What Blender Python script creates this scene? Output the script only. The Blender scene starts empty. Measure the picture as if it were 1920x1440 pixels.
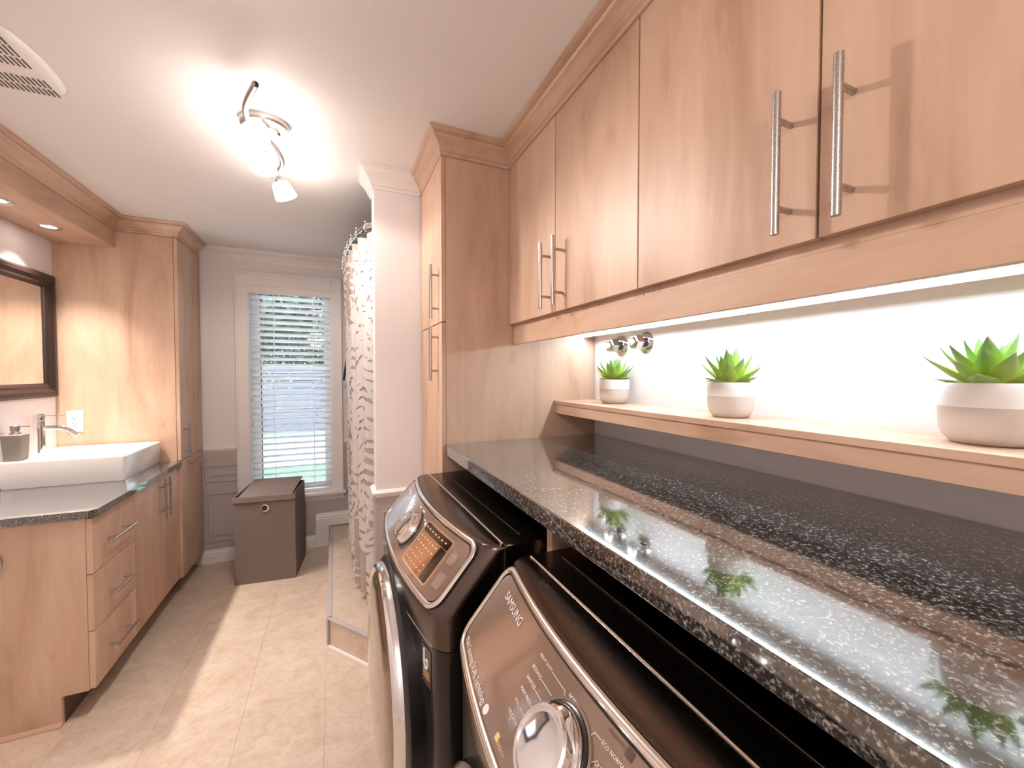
import bpy, bmesh, math, random
from mathutils import Vector, Matrix
random.seed(7)
R = math.radians
SC = bpy.context.scene
COL = SC.collection

# ------------------------------------------------------------------ camera
FPX = 755.0
YAW = math.atan((960 - 628) / FPX)
PITCH = -math.atan((720 - 699) / FPX * math.cos(YAW))
cam_d = bpy.data.cameras.new('camera')
cam_d.sensor_fit = 'HORIZONTAL'; cam_d.sensor_width = 36.0
cam_d.lens = 36.0 * FPX / 1920.0
cam_d.clip_start = 0.02; cam_d.clip_end = 200
cam = bpy.data.objects.new('camera', cam_d); COL.objects.link(cam)
cam.location = (0, 0, 1.35)
cam.rotation_euler = (R(90) + PITCH, 0, -YAW)
SC.camera = cam

# ------------------------------------------------------------------ world, exposure
SC.view_settings.view_transform = 'Standard'
SC.view_settings.look = 'None'
SC.view_settings.gamma = 1.0
SC.view_settings.use_curve_mapping = False
SC.view_settings.exposure = 0.80
W = bpy.data.worlds.new('world'); SC.world = W; W.use_nodes = True
bg = W.node_tree.nodes['Background']
bg.inputs[0].default_value = (0.76, 0.87, 1.0, 1)
bg.inputs[1].default_value = 6.5

# light levels (each used in its own lamp's builder)
L_GLOBE = 15.0       # glow of the frosted shades
L_SPOT = 20.0        # beam out of each shade
L_POT = 48.0
L_LED = 27.0
L_FILL = 16.0
C_GLOBE = (1.0, 0.91, 0.85)
C_POT = (1.0, 0.89, 0.81)
C_LED = (0.74, 0.90, 1.0)
C_FILL = (1.0, 0.93, 0.89)

# ------------------------------------------------------------------ materials
def nmat(name):
    m = bpy.data.materials.new(name); m.use_nodes = True
    nt = m.node_tree
    return m, nt, nt.nodes['Principled BSDF']
def N(nt, t, **kw):
    n = nt.nodes.new(t)
    for k, v in kw.items():
        setattr(n, k, v)
    return n
def plain(name, col, rough=0.5, metal=0.0, coat=0.0, spec=0.5, emit=None, es=0.0):
    m, nt, b = nmat(name)
    b.inputs['Base Color'].default_value = (*col, 1)
    b.inputs['Roughness'].default_value = rough
    b.inputs['Metallic'].default_value = metal
    b.inputs['Coat Weight'].default_value = coat
    b.inputs['Specular IOR Level'].default_value = spec
    if emit:
        b.inputs['Emission Color'].default_value = (*emit, 1)
        b.inputs['Emission Strength'].default_value = es
    return m
def ramp(nt, stops):
    r = N(nt, 'ShaderNodeValToRGB')
    e = r.color_ramp.elements
    while len(e) > 1: e.remove(e[-1])
    e[0].position = stops[0][0]; e[0].color = (*stops[0][1], 1)
    for p, c in stops[1:]:
        k = e.new(p); k.color = (*c, 1)
    return r
def coords(nt, scale, rnd=True, src='Position'):
    g = N(nt, 'ShaderNodeNewGeometry')
    mp = N(nt, 'ShaderNodeMapping')
    mp.inputs['Scale'].default_value = scale
    nt.links.new(g.outputs['Position'], mp.inputs['Vector'])
    if rnd:
        oi = N(nt, 'ShaderNodeObjectInfo')
        mu = N(nt, 'ShaderNodeMath', operation='MULTIPLY'); mu.inputs[1].default_value = 37.0
        nt.links.new(oi.outputs['Random'], mu.inputs[0])
        nt.links.new(mu.outputs[0], mp.inputs['Location'])
    return mp
def noise(nt, mp, scale, detail=3, rough=0.5, dist=0.0):
    n = N(nt, 'ShaderNodeTexNoise')
    n.inputs['Scale'].default_value = scale; n.inputs['Detail'].default_value = detail
    n.inputs['Roughness'].default_value = rough; n.inputs['Distortion'].default_value = dist
    nt.links.new(mp.outputs['Vector'], n.inputs['Vector'])
    return n
def mix(nt, fac, a, b, mode='MIX'):
    x = N(nt, 'ShaderNodeMix', data_type='RGBA', blend_type=mode)
    for k, v in ((0, fac), (6, a), (7, b)):
        if hasattr(v, 'links'): nt.links.new(v, x.inputs[k])
        else: x.inputs[k].default_value = v if k == 0 else (*v, 1)
    return x.outputs[2]
def bump(nt, b, h, strength=0.1, dist=0.002):
    bp = N(nt, 'ShaderNodeBump'); bp.inputs['Strength'].default_value = strength
    bp.inputs['Distance'].default_value = dist
    nt.links.new(h, bp.inputs['Height']); nt.links.new(bp.outputs[0], b.inputs['Normal'])

def wood(name, axis, tint=1.0, gl=.44):
    m, nt, b = nmat(name)
    s = {'z': (1, 1, .24), 'y': (1, .24, 1), 'x': (.24, 1, 1)}[axis]
    mp = coords(nt, s)
    n1 = noise(nt, mp, 5.0, 4, .55, 1.1)
    c = lambda r, g, bl: (r * tint, g * tint, bl * tint)
    r1 = ramp(nt, [(.28, c(.44, .268, .172)), (.42, c(.56, .362, .252)), (.58, c(.63, .424, .306)), (.75, c(.69, .492, .372))])
    nt.links.new(n1.outputs[0], r1.inputs[0])
    mp2 = coords(nt, tuple(.1 if v < 1 else 1 for v in s))
    n2 = noise(nt, mp2, 60.0, 3, .6, .2)
    r2 = ramp(nt, [(.35, (.90, .88, .86)), (.6, (1, 1, 1))])
    nt.links.new(n2.outputs[0], r2.inputs[0])
    col = mix(nt, .55, r1.outputs[0], r2.outputs[0], 'MULTIPLY')
    mp3 = coords(nt, (1, 1, 1))
    n3 = noise(nt, mp3, 9.0, 2, .4)
    r3 = ramp(nt, [(.70, (1, 1, 1)), (.78, (.86, .76, .70))])
    nt.links.new(n3.outputs[0], r3.inputs[0])
    col = mix(nt, .6, col, r3.outputs[0], 'MULTIPLY')
    nt.links.new(col, b.inputs['Base Color'])
    b.inputs['Roughness'].default_value = gl
    b.inputs['Specular IOR Level'].default_value = .45
    bump(nt, b, n2.outputs[0], .05, .001)
    return m
M = {}
M['wood'] = wood('maple_laminate_vertical', 'z')
M['woodh'] = wood('maple_laminate_lengthwise', 'y')
M['woodc'] = wood('maple_moulding', 'y', 1.0, .28)
M['woodx'] = wood('maple_laminate_crosswise', 'x')

def granite(name, lo):
    m, nt, b = nmat(name)
    mp = coords(nt, (1, 1, 1), rnd=False)
    v = N(nt, 'ShaderNodeTexVoronoi'); v.inputs['Scale'].default_value = 260
    nz = noise(nt, mp, 210, 3, .62, .2)
    nt.links.new(mp.outputs[0], v.inputs['Vector'])
    r1 = ramp(nt, [(.40, (lo * .6, lo * .5, lo * .5)), (.48, (.018, .016, .016)), (.55, (.09, .086, .082)), (.62, (.26, .25, .235)), (.72, (.48, .46, .43))])
    nt.links.new(nz.outputs[0], r1.inputs[0])
    r2 = ramp(nt, [(0, (.35, .35, .35)), (.45, (1, 1, 1))])
    sp = N(nt, 'ShaderNodeSeparateColor'); nt.links.new(v.outputs['Color'], sp.inputs[0])
    nt.links.new(sp.outputs[0], r2.inputs[0])
    col = mix(nt, .85, r1.outputs[0], r2.outputs[0], 'MULTIPLY')
    nt.links.new(col, b.inputs['Base Color'])
    b.inputs['Roughness'].default_value = .07
    b.inputs['Specular IOR Level'].default_value = 1.0
    b.inputs['Coat Weight'].default_value = 1.0; b.inputs['Coat Roughness'].default_value = .05; b.inputs['Coat IOR'].default_value = 1.85
    return m
M['granite'] = granite('speckled_black_stone', .012)

def paint(name, col, rough=.6, bs=.03, sc=300):
    m, nt, b = nmat(name)
    mp = coords(nt, (1, 1, 1), rnd=False)
    n = noise(nt, mp, sc, 2, .5)
    n2 = noise(nt, mp, 1.6, 2, .5)
    r = ramp(nt, [(.3, tuple(c * .97 for c in col)), (.7, col)])
    nt.links.new(n2.outputs[0], r.inputs[0]); nt.links.new(r.outputs[0], b.inputs['Base Color'])
    b.inputs['Roughness'].default_value = rough
    bump(nt, b, n.outputs[0], bs, .001)
    return m
M['ceiling'] = paint('ceiling_paint', (.88, .845, .825), .75, .08, 220)
M['wall'] = paint('wall_paint', (.85, .80, .795), .6)
M['trimw'] = paint('white_trim_paint', (.88, .83, .80), .35, .01)
M['wainscot'] = paint('greige_wainscot_paint', (.50, .445, .415), .5, .05, 500)
M['hamper'] = paint('taupe_hamper_cloth', (.20, .155, .135), .85, .25, 600)
M['hamper_in'] = paint('hamper_lining', (.10, .08, .07), .9, .2, 600)
M['hamper_lid'] = paint('taupe_hamper_lid_cloth', (.255, .20, .175), .8, .25, 600)

def floor_mat():
    m, nt, b = nmat('beige_stone_look_vinyl')
    mp = coords(nt, (1, 1.25, 1), rnd=False)
    n1 = noise(nt, mp, 5.0, 6, .62, 1.2)
    r1 = ramp(nt, [(.25, (.60, .46, .345)), (.42, (.68, .545, .43)), (.55, (.715, .59, .48)), (.75, (.76, .645, .54))])
    nt.links.new(n1.outputs[0], r1.inputs[0])
    n2 = noise(nt, mp, 22, 6, .68, 1.6)
    r2 = ramp(nt, [(.3, (.80, .75, .70)), (.58, (1, 1, 1))])
    nt.links.new(n2.outputs[0], r2.inputs[0])
    col = mix(nt, .8, r1.outputs[0], r2.outputs[0], 'MULTIPLY')
    nt.links.new(col, b.inputs['Base Color'])
    b.inputs['Roughness'].default_value = .42
    bump(nt, b, n2.outputs[0], .06, .001)
    return m
M['floor'] = floor_mat()
M['grout'] = plain('dark_floor_joint', (.42, .27, .18), .8)
def brushed(name, col, rough):
    m, nt, b = nmat(name)
    b.inputs['Base Color'].default_value = (*col, 1); b.inputs['Metallic'].default_value = 1
    mp = coords(nt, (1, 1, 1), rnd=False)
    n = noise(nt, mp, 900, 2, .5)
    r = ramp(nt, [(.3, (rough * .8,) * 3), (.7, (rough * 1.2,) * 3)])
    nt.links.new(n.outputs[0], r.inputs[0]); nt.links.new(r.outputs[0], b.inputs['Roughness'])
    return m
M['nickel'] = brushed('brushed_nickel', (.47, .44, .42), .28)
M['chrome'] = plain('polished_chrome', (.86, .85, .85), .06, 1.0)
M['valve'] = plain('valve_chrome', (.62, .60, .60), .10, 1.0)
M['chrome_pink'] = plain('satin_chrome_trim', (.82, .76, .71), .20, 1.0)
M['porcelain'] = plain('white_porcelain', (.80, .77, .745), .12, 0, .4)
M['plastic_w'] = plain('white_plastic', (.85, .82, .79), .35)
M['toe'] = plain('shaded_plinth_brown', (.12, .07, .05), .6)  # dark brown stands in for the shade inside the toe recess
M['slot'] = plain('dark_slot', (.05, .035, .03), .8)
M['frame_d'] = plain('dark_espresso_wood', (.022, .011, .009), .42, 0, .1)
M['mirror'] = plain('mirror_silver', (.90, .88, .85), .015, 1.0)
M['black'] = plain('black_plastic', (.012, .011, .011), .25, 0, .3)
M['gap'] = plain('shadow_gap_rubber', (.02, .014, .012), .6)
M['body'] = brushed('dark_platinum_enamel', (.13, .10, .086), .24)
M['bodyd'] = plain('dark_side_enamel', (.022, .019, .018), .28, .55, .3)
M['panel'] = plain('bronze_console_glass', (.31, .215, .165), .16, .45, .5)
M['doorglass'] = plain('tinted_door_glass', (.24, .17, .125), .08, .75, .5)
M['screen'] = plain('amber_display', (.10, .035, .018), .08, 0, .4, .5, (.75, .30, .12), .22)
M['screen_d'] = plain('dark_display_strip', (.02, .01, .008), .08, 0, .4)
M['print_w'] = plain('white_print', (.82, .80, .80), .4)
M['print_a'] = plain('amber_print', (.80, .52, .25), .4)
M['print_d'] = plain('dark_print', (.10, .06, .05), .4)
M['label_b'] = plain('brown_sticker', (.10, .055, .04), .3)
M['concrete'] = paint('warm_concrete', (.60, .53, .47), .75, .3, 260)
M['potw'] = plain('white_glazed_ceramic', (.86, .83, .80), .28)
M['soil'] = paint('white_gravel', (.60, .57, .53), .9, .8, 350)
M['soap'] = paint('grey_soap_stone', (.23, .205, .17), .7, .3, 400)
M['curtain'] = paint('beige_curtain_cloth', (.47, .375, .335), .8, .1, 700)
M['leafprint'] = paint('white_leaf_print', (.68, .63, .61), .8, .05, 700)
M['blind'] = plain('white_painted_slat', (.90, .90, .90), .4)
M['vinyl'] = plain('white_window_vinyl', (.82, .82, .82), .4)
M['grass'] = paint('lawn', (.05, .085, .05), .9, .5, 60)
M['concrete_out'] = paint('pale_driveway', (.13, .14, .15), .9, .2, 40)
M['siding'] = plain('grey_blue_board', (.095, .10, .115), .7)
M['bark'] = plain('bark', (.10, .07, .05), .9)
M['foliage'] = paint('tree_leaves', (.04, .085, .05), .7, .1, 20)
M['bulb'] = plain('lit_frosted_glass', (1, 1, 1), .4, 0, 0, .5, C_GLOBE, L_GLOBE)
M['potbulb'] = plain('lit_downlight_lens', (1, 1, 1), .4, 0, 0, .5, C_POT, 14.0)
M['led'] = plain('lit_led_diffuser', (1, 1, 1), .4, 0, 0, .5, C_LED, L_LED)
M['fillglass'] = plain('fill_lamp_glass', (1, 1, 1), .4, 0, 0, .5, C_FILL, L_FILL)
def leaf_mat():
    m, nt, b = nmat('succulent_green')
    tc = N(nt, 'ShaderNodeTexCoord'); sx = N(nt, 'ShaderNodeSeparateXYZ')
    nt.links.new(tc.outputs['Generated'], sx.inputs[0])
    r = ramp(nt, [(0, (.66, .68, .12)), (.4, (.46, .57, .09)), (.8, (.26, .44, .10)), (1, (.36, .42, .28))])
    nt.links.new(sx.outputs[1], r.inputs[0])
    oi = N(nt, 'ShaderNodeObjectInfo')
    r2 = ramp(nt, [(0, (.75, .8, .8)), (1, (1.0, 1.0, 1.0))]); nt.links.new(oi.outputs['Random'], r2.inputs[0])
    nt.links.new(mix(nt, 1.0, r.outputs[0], r2.outputs[0], 'MULTIPLY'), b.inputs['Base Color'])
    b.inputs['Roughness'].default_value = .45
    b.inputs['Subsurface Weight'].default_value = .12
    b.inputs['Subsurface Radius'].default_value = (.01, .02, .004)
    return m
M['leaf'] = leaf_mat()
def glass_mat():
    m, nt, b = nmat('window_pane_glass')
    out = nt.nodes['Material Output']
    t = N(nt, 'ShaderNodeBsdfTransparent'); g = N(nt, 'ShaderNodeBsdfGlossy'); g.inputs['Roughness'].default_value = .02
    f = N(nt, 'ShaderNodeFresnel'); f.inputs[0].default_value = 1.45
    x = N(nt, 'ShaderNodeMixShader')
    nt.links.new(f.outputs[0], x.inputs[0]); nt.links.new(t.outputs[0], x.inputs[1]); nt.links.new(g.outputs[0], x.inputs[2])
    nt.links.new(x.outputs[0], out.inputs['Surface'])
    return m
M['glass'] = glass_mat()

# ------------------------------------------------------------------ mesh helpers
class MB:
    def __init__(s): s.v = []; s.f = []
    def add(s, vs, fs):
        o = len(s.v); s.v += [tuple(p) for p in vs]; s.f += [tuple(i + o for i in f) for f in fs]
    def grid(s, rows, closed_u=False, closed_v=False):
        nu = len(rows[0]); nv = len(rows); o = len(s.v)
        for r in rows: s.v += [tuple(p) for p in r]
        for j in range(nv if closed_v else nv - 1):
            for i in range(nu if closed_u else nu - 1):
                a = o + j * nu + i; b = o + j * nu + (i + 1) % nu
                c = o + ((j + 1) % nv) * nu + (i + 1) % nu; d = o + ((j + 1) % nv) * nu + i
                s.f.append((a, b, c, d))
    def box(s, x0, x1, y0, y1, z0, z1):
        s.add([(x0, y0, z0), (x1, y0, z0), (x1, y1, z0), (x0, y1, z0), (x0, y0, z1), (x1, y0, z1), (x1, y1, z1), (x0, y1, z1)],
              [(0, 3, 2, 1), (4, 5, 6, 7), (0, 1, 5, 4), (1, 2, 6, 5), (2, 3, 7, 6), (3, 0, 4, 7)])
    def tube(s, pts, r, n=10, caps=True):
        pts = [Vector(p) for p in pts]; rows = []
        up = Vector((0, 0, 1)); prev = None
        for i, p in enumerate(pts):
            t = (pts[min(i + 1, len(pts) - 1)] - pts[max(i - 1, 0)]).normalized()
            if prev is None:
                a = t.orthogonal().normalized()
            else:
                a = (prev - t * prev.dot(t)).normalized()
            prev = a; b = t.cross(a)
            rr = r[i] if isinstance(r, (list, tuple)) else r
            rows.append([p + a * rr * math.cos(2 * math.pi * k / n) + b * rr * math.sin(2 * math.pi * k / n) for k in range(n)])
        o = len(s.v); s.grid(rows, closed_u=True)
        if caps:
            s.f.append(tuple(o + k for k in range(n))[::-1])
            e = o + (len(pts) - 1) * n; s.f.append(tuple(e + k for k in range(n)))
    def lathe(s, prof, n=24, c=(0, 0, 0), ax='z', caps=True):
        rows = []
        for r, h in prof:
            row = []
            for k in range(n):
                a = 2 * math.pi * k / n; u, v = r * math.cos(a), r * math.sin(a)
                p = (u, v, h) if ax == 'z' else (-h, u, v) if ax == '-x' else (u, -h, v)
                row.append((c[0] + p[0], c[1] + p[1], c[2] + p[2]))
            rows.append(row)
        o = len(s.v); s.grid(rows, closed_u=True)
        if caps:
            if prof[0][0] > 1e-6: s.f.append(tuple(o + k for k in range(n))[::-1])
            e = o + (len(prof) - 1) * n
            if prof[-1][0] > 1e-6: s.f.append(tuple(e + k for k in range(n)))
    def prism(s, poly, axis, a, b):
        # poly: 2-D points; axis 'y' -> (x,z), 'x' -> (y,z), 'z' -> (x,y)
        def P(p, t):
            return (p[0], t, p[1]) if axis == 'y' else (t, p[0], p[1]) if axis == 'x' else (p[0], p[1], t)
        n = len(poly); o = len(s.v)
        s.v += [P(p, a) for p in poly] + [P(p, b) for p in poly]
        s.f.append(tuple(o + i for i in range(n))); s.f.append(tuple(o + n + i for i in range(n))[::-1])
        for i in range(n):
            j = (i + 1) % n; s.f.append((o + i, o + n + i, o + n + j, o + j))
    def sweep(s, path, prof, cap=True):
        # path: XY points walked so that the moulding projects to the LEFT; prof: (out, z) points
        pts = [Vector((p[0], p[1])) for p in path]; rows = []
        for i, p in enumerate(pts):
            ds = []
            if i > 0: ds.append((pts[i] - pts[i - 1]).normalized())
            if i < len(pts) - 1: ds.append((pts[i + 1] - pts[i]).normalized())
            ns = [Vector((-d.y, d.x)) for d in ds]
            m = (ns[0] + ns[-1]).normalized(); m = m / m.dot(ns[0])
            rows.append([(p.x + m.x * o, p.y + m.y * o, z) for o, z in prof])
        o = len(s.v); n = len(prof); s.grid(rows, closed_u=True)
        if cap:
            s.f.append(tuple(o + k for k in range(n))); e = o + (len(pts) - 1) * n
            s.f.append(tuple(e + k for k in range(n))[::-1])

def finish(bm_or_mb, name, bevel=0.0, seg=2, smooth=None, angle=35, fix=True):
    me = bpy.data.meshes.new(name)
    me.from_pydata(bm_or_mb.v, [], bm_or_mb.f)
    bm = bmesh.new(); bm.from_mesh(me)
    if fix: bmesh.ops.recalc_face_normals(bm, faces=bm.faces)
    if bevel > 0:
        es = [e for e in bm.edges if e.is_manifold and e.calc_face_angle(0) > R(30)]
        bmesh.ops.bevel(bm, geom=es, offset=bevel, segments=seg, affect='EDGES', profile=.5, clamp_overlap=True)
    for f in bm.faces: f.smooth = True
    for e in bm.edges:
        e.smooth = not (e.is_manifold and e.calc_face_angle(0) > R(angle))
    bm.to_mesh(me); bm.free()
    return me
def obj(name, mb, mat, parent=None, bevel=0.0, seg=2, angle=35, local=False, fix=True):
    me = mb if isinstance(mb, bpy.types.Mesh) else finish(mb, name, bevel, seg, angle=angle, fix=fix)
    if mat is not None and not me.materials: me.materials.append(M[mat] if isinstance(mat, str) else mat)
    o = bpy.data.objects.new(name, me); COL.objects.link(o)
    if bevel > 0:
        wn_ = o.modifiers.new('weighted_normal', 'WEIGHTED_NORMAL'); wn_.keep_sharp = True; wn_.weight = 100
    if local:                       # mesh is written in the parent's own frame
        o.parent = parent
        return o
    xs = [v.co for v in me.vertices]
    c = Vector([(min(p[i] for p in xs) + max(p[i] for p in xs)) / 2 for i in range(3)])
    c.z = min(p.z for p in xs)
    me.transform(Matrix.Translation(-c))
    o.location = c
    if parent is not None:
        o.parent = parent
        b = parent.matrix_world if parent.parent else parent.matrix_basis
        o.location = c - WP(parent)
    return o
def WP(o):
    p = Vector(o.location)
    while o.parent: o = o.parent; p += o.location
    return p
def empty(name, loc, rz=0.0):
    o = bpy.data.objects.new(name, None); COL.objects.link(o)
    o.location = loc; o.rotation_euler = (0, 0, rz); o.empty_display_size = .05
    return o
def tag(o, label, cat, group=None):
    o['label'] = label; o['category'] = cat
    if group: o['group'] = group
    return o
def struct(o, label=None):
    o['kind'] = 'structure'
    if label: o['label'] = label
    return o
def bx(*a):
    m = MB(); m.box(*a); return m

# ------------------------------------------------------------------ dimensions (metres)
ZC = 2.24            # ceiling
XL = -1.40           # left wall
XR = 1.06            # right wall
YW = 3.47            # window wall
YB = -1.55           # wall behind the viewer
YT = 1.494           # tall cabinet side
YC = 1.885           # short wing wall
ZCT = 1.083          # worktop

# ------------------------------------------------------------------ shell
fl = struct(obj('floor', bx(XL - .1, XR + .1, YB - .1, YW + .1, -.06, -.004), 'grout'), 'beige stone-look floor')
tile_me = None
TX, TY = .297, .594
ix = 0
x = -.347 - TX * 4
while x < XR:
    y = 1.892 - TY * 6
    while y < YW:
        x0, x1 = max(x, XL), min(x + TX, XR); y0, y1 = max(y, YB), min(y + TY, YW)
        if x1 - x0 > .01 and y1 - y0 > .01:
            m = MB(); g = .0004
            m.box(x0 + g, x1 - g, y0 + g * .5, y1 - g * .5, -.004, 0)
            obj('tile', m, 'floor', fl)
        y += TY
    x += TX
struct(obj('ceiling', bx(XL - .1, XR + .1, YB - .1, YW + .1, ZC, ZC + .06), 'ceiling'), 'plain white ceiling')
struct(obj('wall_left', bx(XL - .1, XL, YB, YW, 0, ZC), 'wall'))
struct(obj('wall_right', bx(XR, XR + .1, YB, YW, 0, ZC), 'wall'))
struct(obj('wall_rear', bx(XL - .1, XR + .1, YB - .1, YB, 0, ZC), 'wall'))
# window wall with an opening
WX0, WX1, WZ0, WZ1 = -.582, -.017, .433, 2.018
m = MB(); YO = YW + .16
m.box(XL - .1, WX0, YW, YO, 0, ZC); m.box(WX1, XR + .1, YW, YO, 0, ZC)
m.box(WX0, WX1, YW, YO, 0, WZ0); m.box(WX0, WX1, YW, YO, WZ1, ZC)
struct(obj('wall_window', m, 'wall'))
# wing wall (end of the shower recess)
WL = .165
struct(obj('wall_wing', bx(WL, XR, YC, 2.005, 0, ZC), 'wall'), 'narrow pinkish white wing wall with crown and chair rail')

# trims: crown, chair rail, baseboard
CROWN = [(0, -.078), (.008, -.078), (.010, -.066), (.016, -.064), (.020, -.052), (.032, -.034), (.044, -.022), (.050, -.018), (.052, -.008), (.060, -.006), (.060, 0), (0, 0)]
def crown(name, path, prof=CROWN, mat='trimw', s=1.0, parent=None):
    m = MB(); m.sweep(path, [(o * s, ZC + z * s) for o, z in prof])
    return obj(name, m, mat, parent, angle=17)
struct(crown('trim_1', [(XR, YW), (-.86, YW)]), 'white crown moulding over the window wall')
struct(crown('trim_2', [(.372, YC), (WL, YC), (WL, 2.005)]), 'white crown moulding around the wing wall')
RAIL = [(0, 0), (.006, 0), (.008, .008), (.016, .012), (.018, .022), (.012, .026), (.010, .030), (0, .032)]
def rail(name, path, z, prof=RAIL, mat='trimw'):
    m = MB(); m.sweep(path, [(o, z + h) for o, h in prof]); return obj(name, m, mat, angle=17)
struct(rail('trim_3', [(-.652, YW), (-.855, YW)], .797), 'white chair rail left of the window')
struct(rail('trim_4', [(.372, YC), (WL, YC), (WL, 2.005)], .795), 'white chair rail around the wing wall')
struct(rail('trim_5', [(XR, YW), (.055, YW)], .797), 'white chair rail right of the window')
# wainscot
m = MB(); m.box(-.855, -.66, YW - .004, YW, .09, .797); m.box(-.66, .06, YW - .004, YW, .09, .40); m.box(.06, XR, YW - .004, YW, .09, .797)
wn = struct(obj('wall_wainscot', m, 'wainscot'), 'greige panelled wainscot below the window')
m = MB(); m.box(WL - .004, .372, YC - .004, YC, 0, .795); m.box(WL - .004, WL, YC, 2.005, 0, .795)
wn2 = struct(obj('wall_wainscot_wing', m, 'wainscot'), 'greige panelled wainscot on the wing wall')
def raised(x0, x1, z0, z1, y, parent):
    m = MB()
    # outer moulding ring and raised inner field
    b = .012
    for (p0, p1, q0, q1) in ((x0, x1, z1 - b, z1), (x0, x1, z0, z0 + b), (x0, x0 + b, z0 + b, z1 - b), (x1 - b, x1, z0 + b, z1 - b)):
        m.box(p0, p1, y - .006, y, q0, q1)
    obj('panel_moulding', m, 'wainscot', parent, bevel=.0025)
    k = min(.042, (x1 - x0) * .3, (z1 - z0) * .38)
    obj('raised_field', bx(x0 + k, x1 - k, y - .005, y, z0 + k, z1 - k), 'wainscot', parent, bevel=.003)
for z0_, z1_ in ((.578, .698), (.15, .50)):
    pm_ = MB(); b_ = .012
    for q in ((-.845, -.655, z1_ - b_, z1_), (-.845, -.655, z0_, z0_ + b_), (-.845, -.845 + b_, z0_ + b_, z1_ - b_)): pm_.box(q[0], q[1], YW - .013, YW - .004, q[2], q[3])
    obj('panel_moulding', pm_, 'wainscot', wn, bevel=.0025)
    obj('raised_field', bx(-.805, -.655, YW - .012, YW - .004, z0_ + .042, z1_ - .042), 'wainscot', wn, bevel=.003)
for z0 in (.62, .47, .32, .17, .03):
    raised(WL + .02, .35, z0, z0 + .115, YC - .004, wn2)
# baseboard that steps up onto the shower platform
HP = .15
BASE = [(0, 0), (.016, 0), (.016, .055), (.012, .060), (.013, .070), (.007, .080), (.006, .094), (0, .096)]
def base(name, path, z=0): return rail(name, path, z, BASE)
struct(base('baseboard_window', [(-.149, YW), (-.87, YW)]), 'cream baseboard under the window')
struct(base('baseboard_left', [(XL, 2.06), (XL, YB)]), 'cream baseboard along the left wall')
struct(base('baseboard_rear', [(XL, YB), (XR, YB)]), 'cream baseboard along the rear wall')
m = MB()
m.sweep([(XR, YW), (-.147, YW)], [(o, HP + .004 + h * 1.10) for o, h in BASE])
m.box(-.148, -.056, YW - .0155, YW, .0, HP + .0035)
struct(obj('baseboard_step', m, 'trimw', angle=17), 'baseboard stepping up over the shower platform')

# shower platform (tiled step with a clipped corner)
m = MB()
PL = [(-.052, 2.148), (.135, 1.908), (WL - .006, 1.875), (WL - .006, YW - .017), (-.052, YW - .017)]
pl = empty('shower_platform', (.3, 2.8, 0))
tag(pl, 'low stone-look shower step with pale edge trims and clipped corner', 'shower step')
top = [(-.042, 2.152), (.138, 1.921), (WL - .006, 1.897), (WL - .006, YW - .017), (-.042, YW - .017)]
m.prism(top, 'z', 0, HP - .004); obj('step_body', m, 'floor', pl)
obj('shower_floor', bx(WL - .0055, XR - .002, 2.012, YW - .017, 0, HP - .004), 'floor', pl)
def strip(p, q, w, z0, z1, name, mat):
    p, q = Vector(p), Vector(q); d = (q - p).normalized(); n = Vector((-d.y, d.x)) * w
    m = MB(); m.prism([p, q, q + n, p + n], 'z', z0, z1); obj(name, m, mat, pl, bevel=.002)
M['trimg'] = plain('pale_grey_edge_trim', (.52, .48, .47), .35)
strip((-.050, YW - .02), (-.050, 2.148), .024, HP - .006, HP, 'top_trim', 'trimg')
strip((-.050, 2.148), (.136, 1.909), .024, HP - .006, HP, 'top_trim', 'trimg')
strip((-.054, YW - .02), (-.054, 2.146), .010, 0, .018, 'foot_trim', 'trimw')
strip((-.054, 2.146), (.134, 1.904), .014, 0, .018, 'foot_trim', 'trimw')
strip((-.0535, 2.152), (-.047, 2.138), .008, .018, HP - .006, 'corner_trim', 'trimg')

# ------------------------------------------------------------------ window
win = struct(empty('window_1', (-.3, YW, WZ0)), 'tall narrow window with white casing')
m = MB(); c = .07
CX0, CX1, CZ1 = -.652, .053, 2.088
m.box(CX0, WX0 + .006, YW - .018, YW, .43, CZ1); m.box(WX1 - .006, CX1, YW - .018, YW, .43, CZ1); m.box(WX0 + .006, WX1 - .006, YW - .018, YW, WZ1 - .006, CZ1)
m.box(CX0, CX0 + .014, YW - .026, YW - .018, .43, CZ1); m.box(CX1 - .014, CX1, YW - .026, YW - .018, .43, CZ1); m.box(CX0 + .014, CX1 - .014, YW - .026, YW - .018, CZ1 - .014, CZ1)
obj('window_casing', m, 'trimw', win, bevel=.002)
m = MB(); m.box(CX0 - .02, CX1 + .02, YW - .045, YW, .408, .432); obj('window_stool', m, 'trimw', win, bevel=.005)
m = MB(); m.sweep([(CX1 + .008, YW), (CX0 - .008, YW)], [(0, .362), (.006, .362), (.010, .372), (.022, .392), (.026, .408), (0, .408)]); obj('window_apron', m, 'trimw', win, angle=17)
m = MB()
for a in ((WX0, WX0 + .012, YW, YO, WZ0, WZ1), (WX1 - .012, WX1, YW, YO, WZ0, WZ1), (WX0 + .012, WX1 - .012, YW, YO, WZ0, WZ0 + .012), (WX0 + .012, WX1 - .012, YW, YO, WZ1 - .012, WZ1)): m.box(*a)
obj('window_jamb', m, 'vinyl', win)
m = MB(); ya, yb = YW + .085, YW + .13; fx0, fx1, fz0, fz1 = WX0 + .07, WX1 - .06, WZ0 + .05, WZ1 - .05
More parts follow.
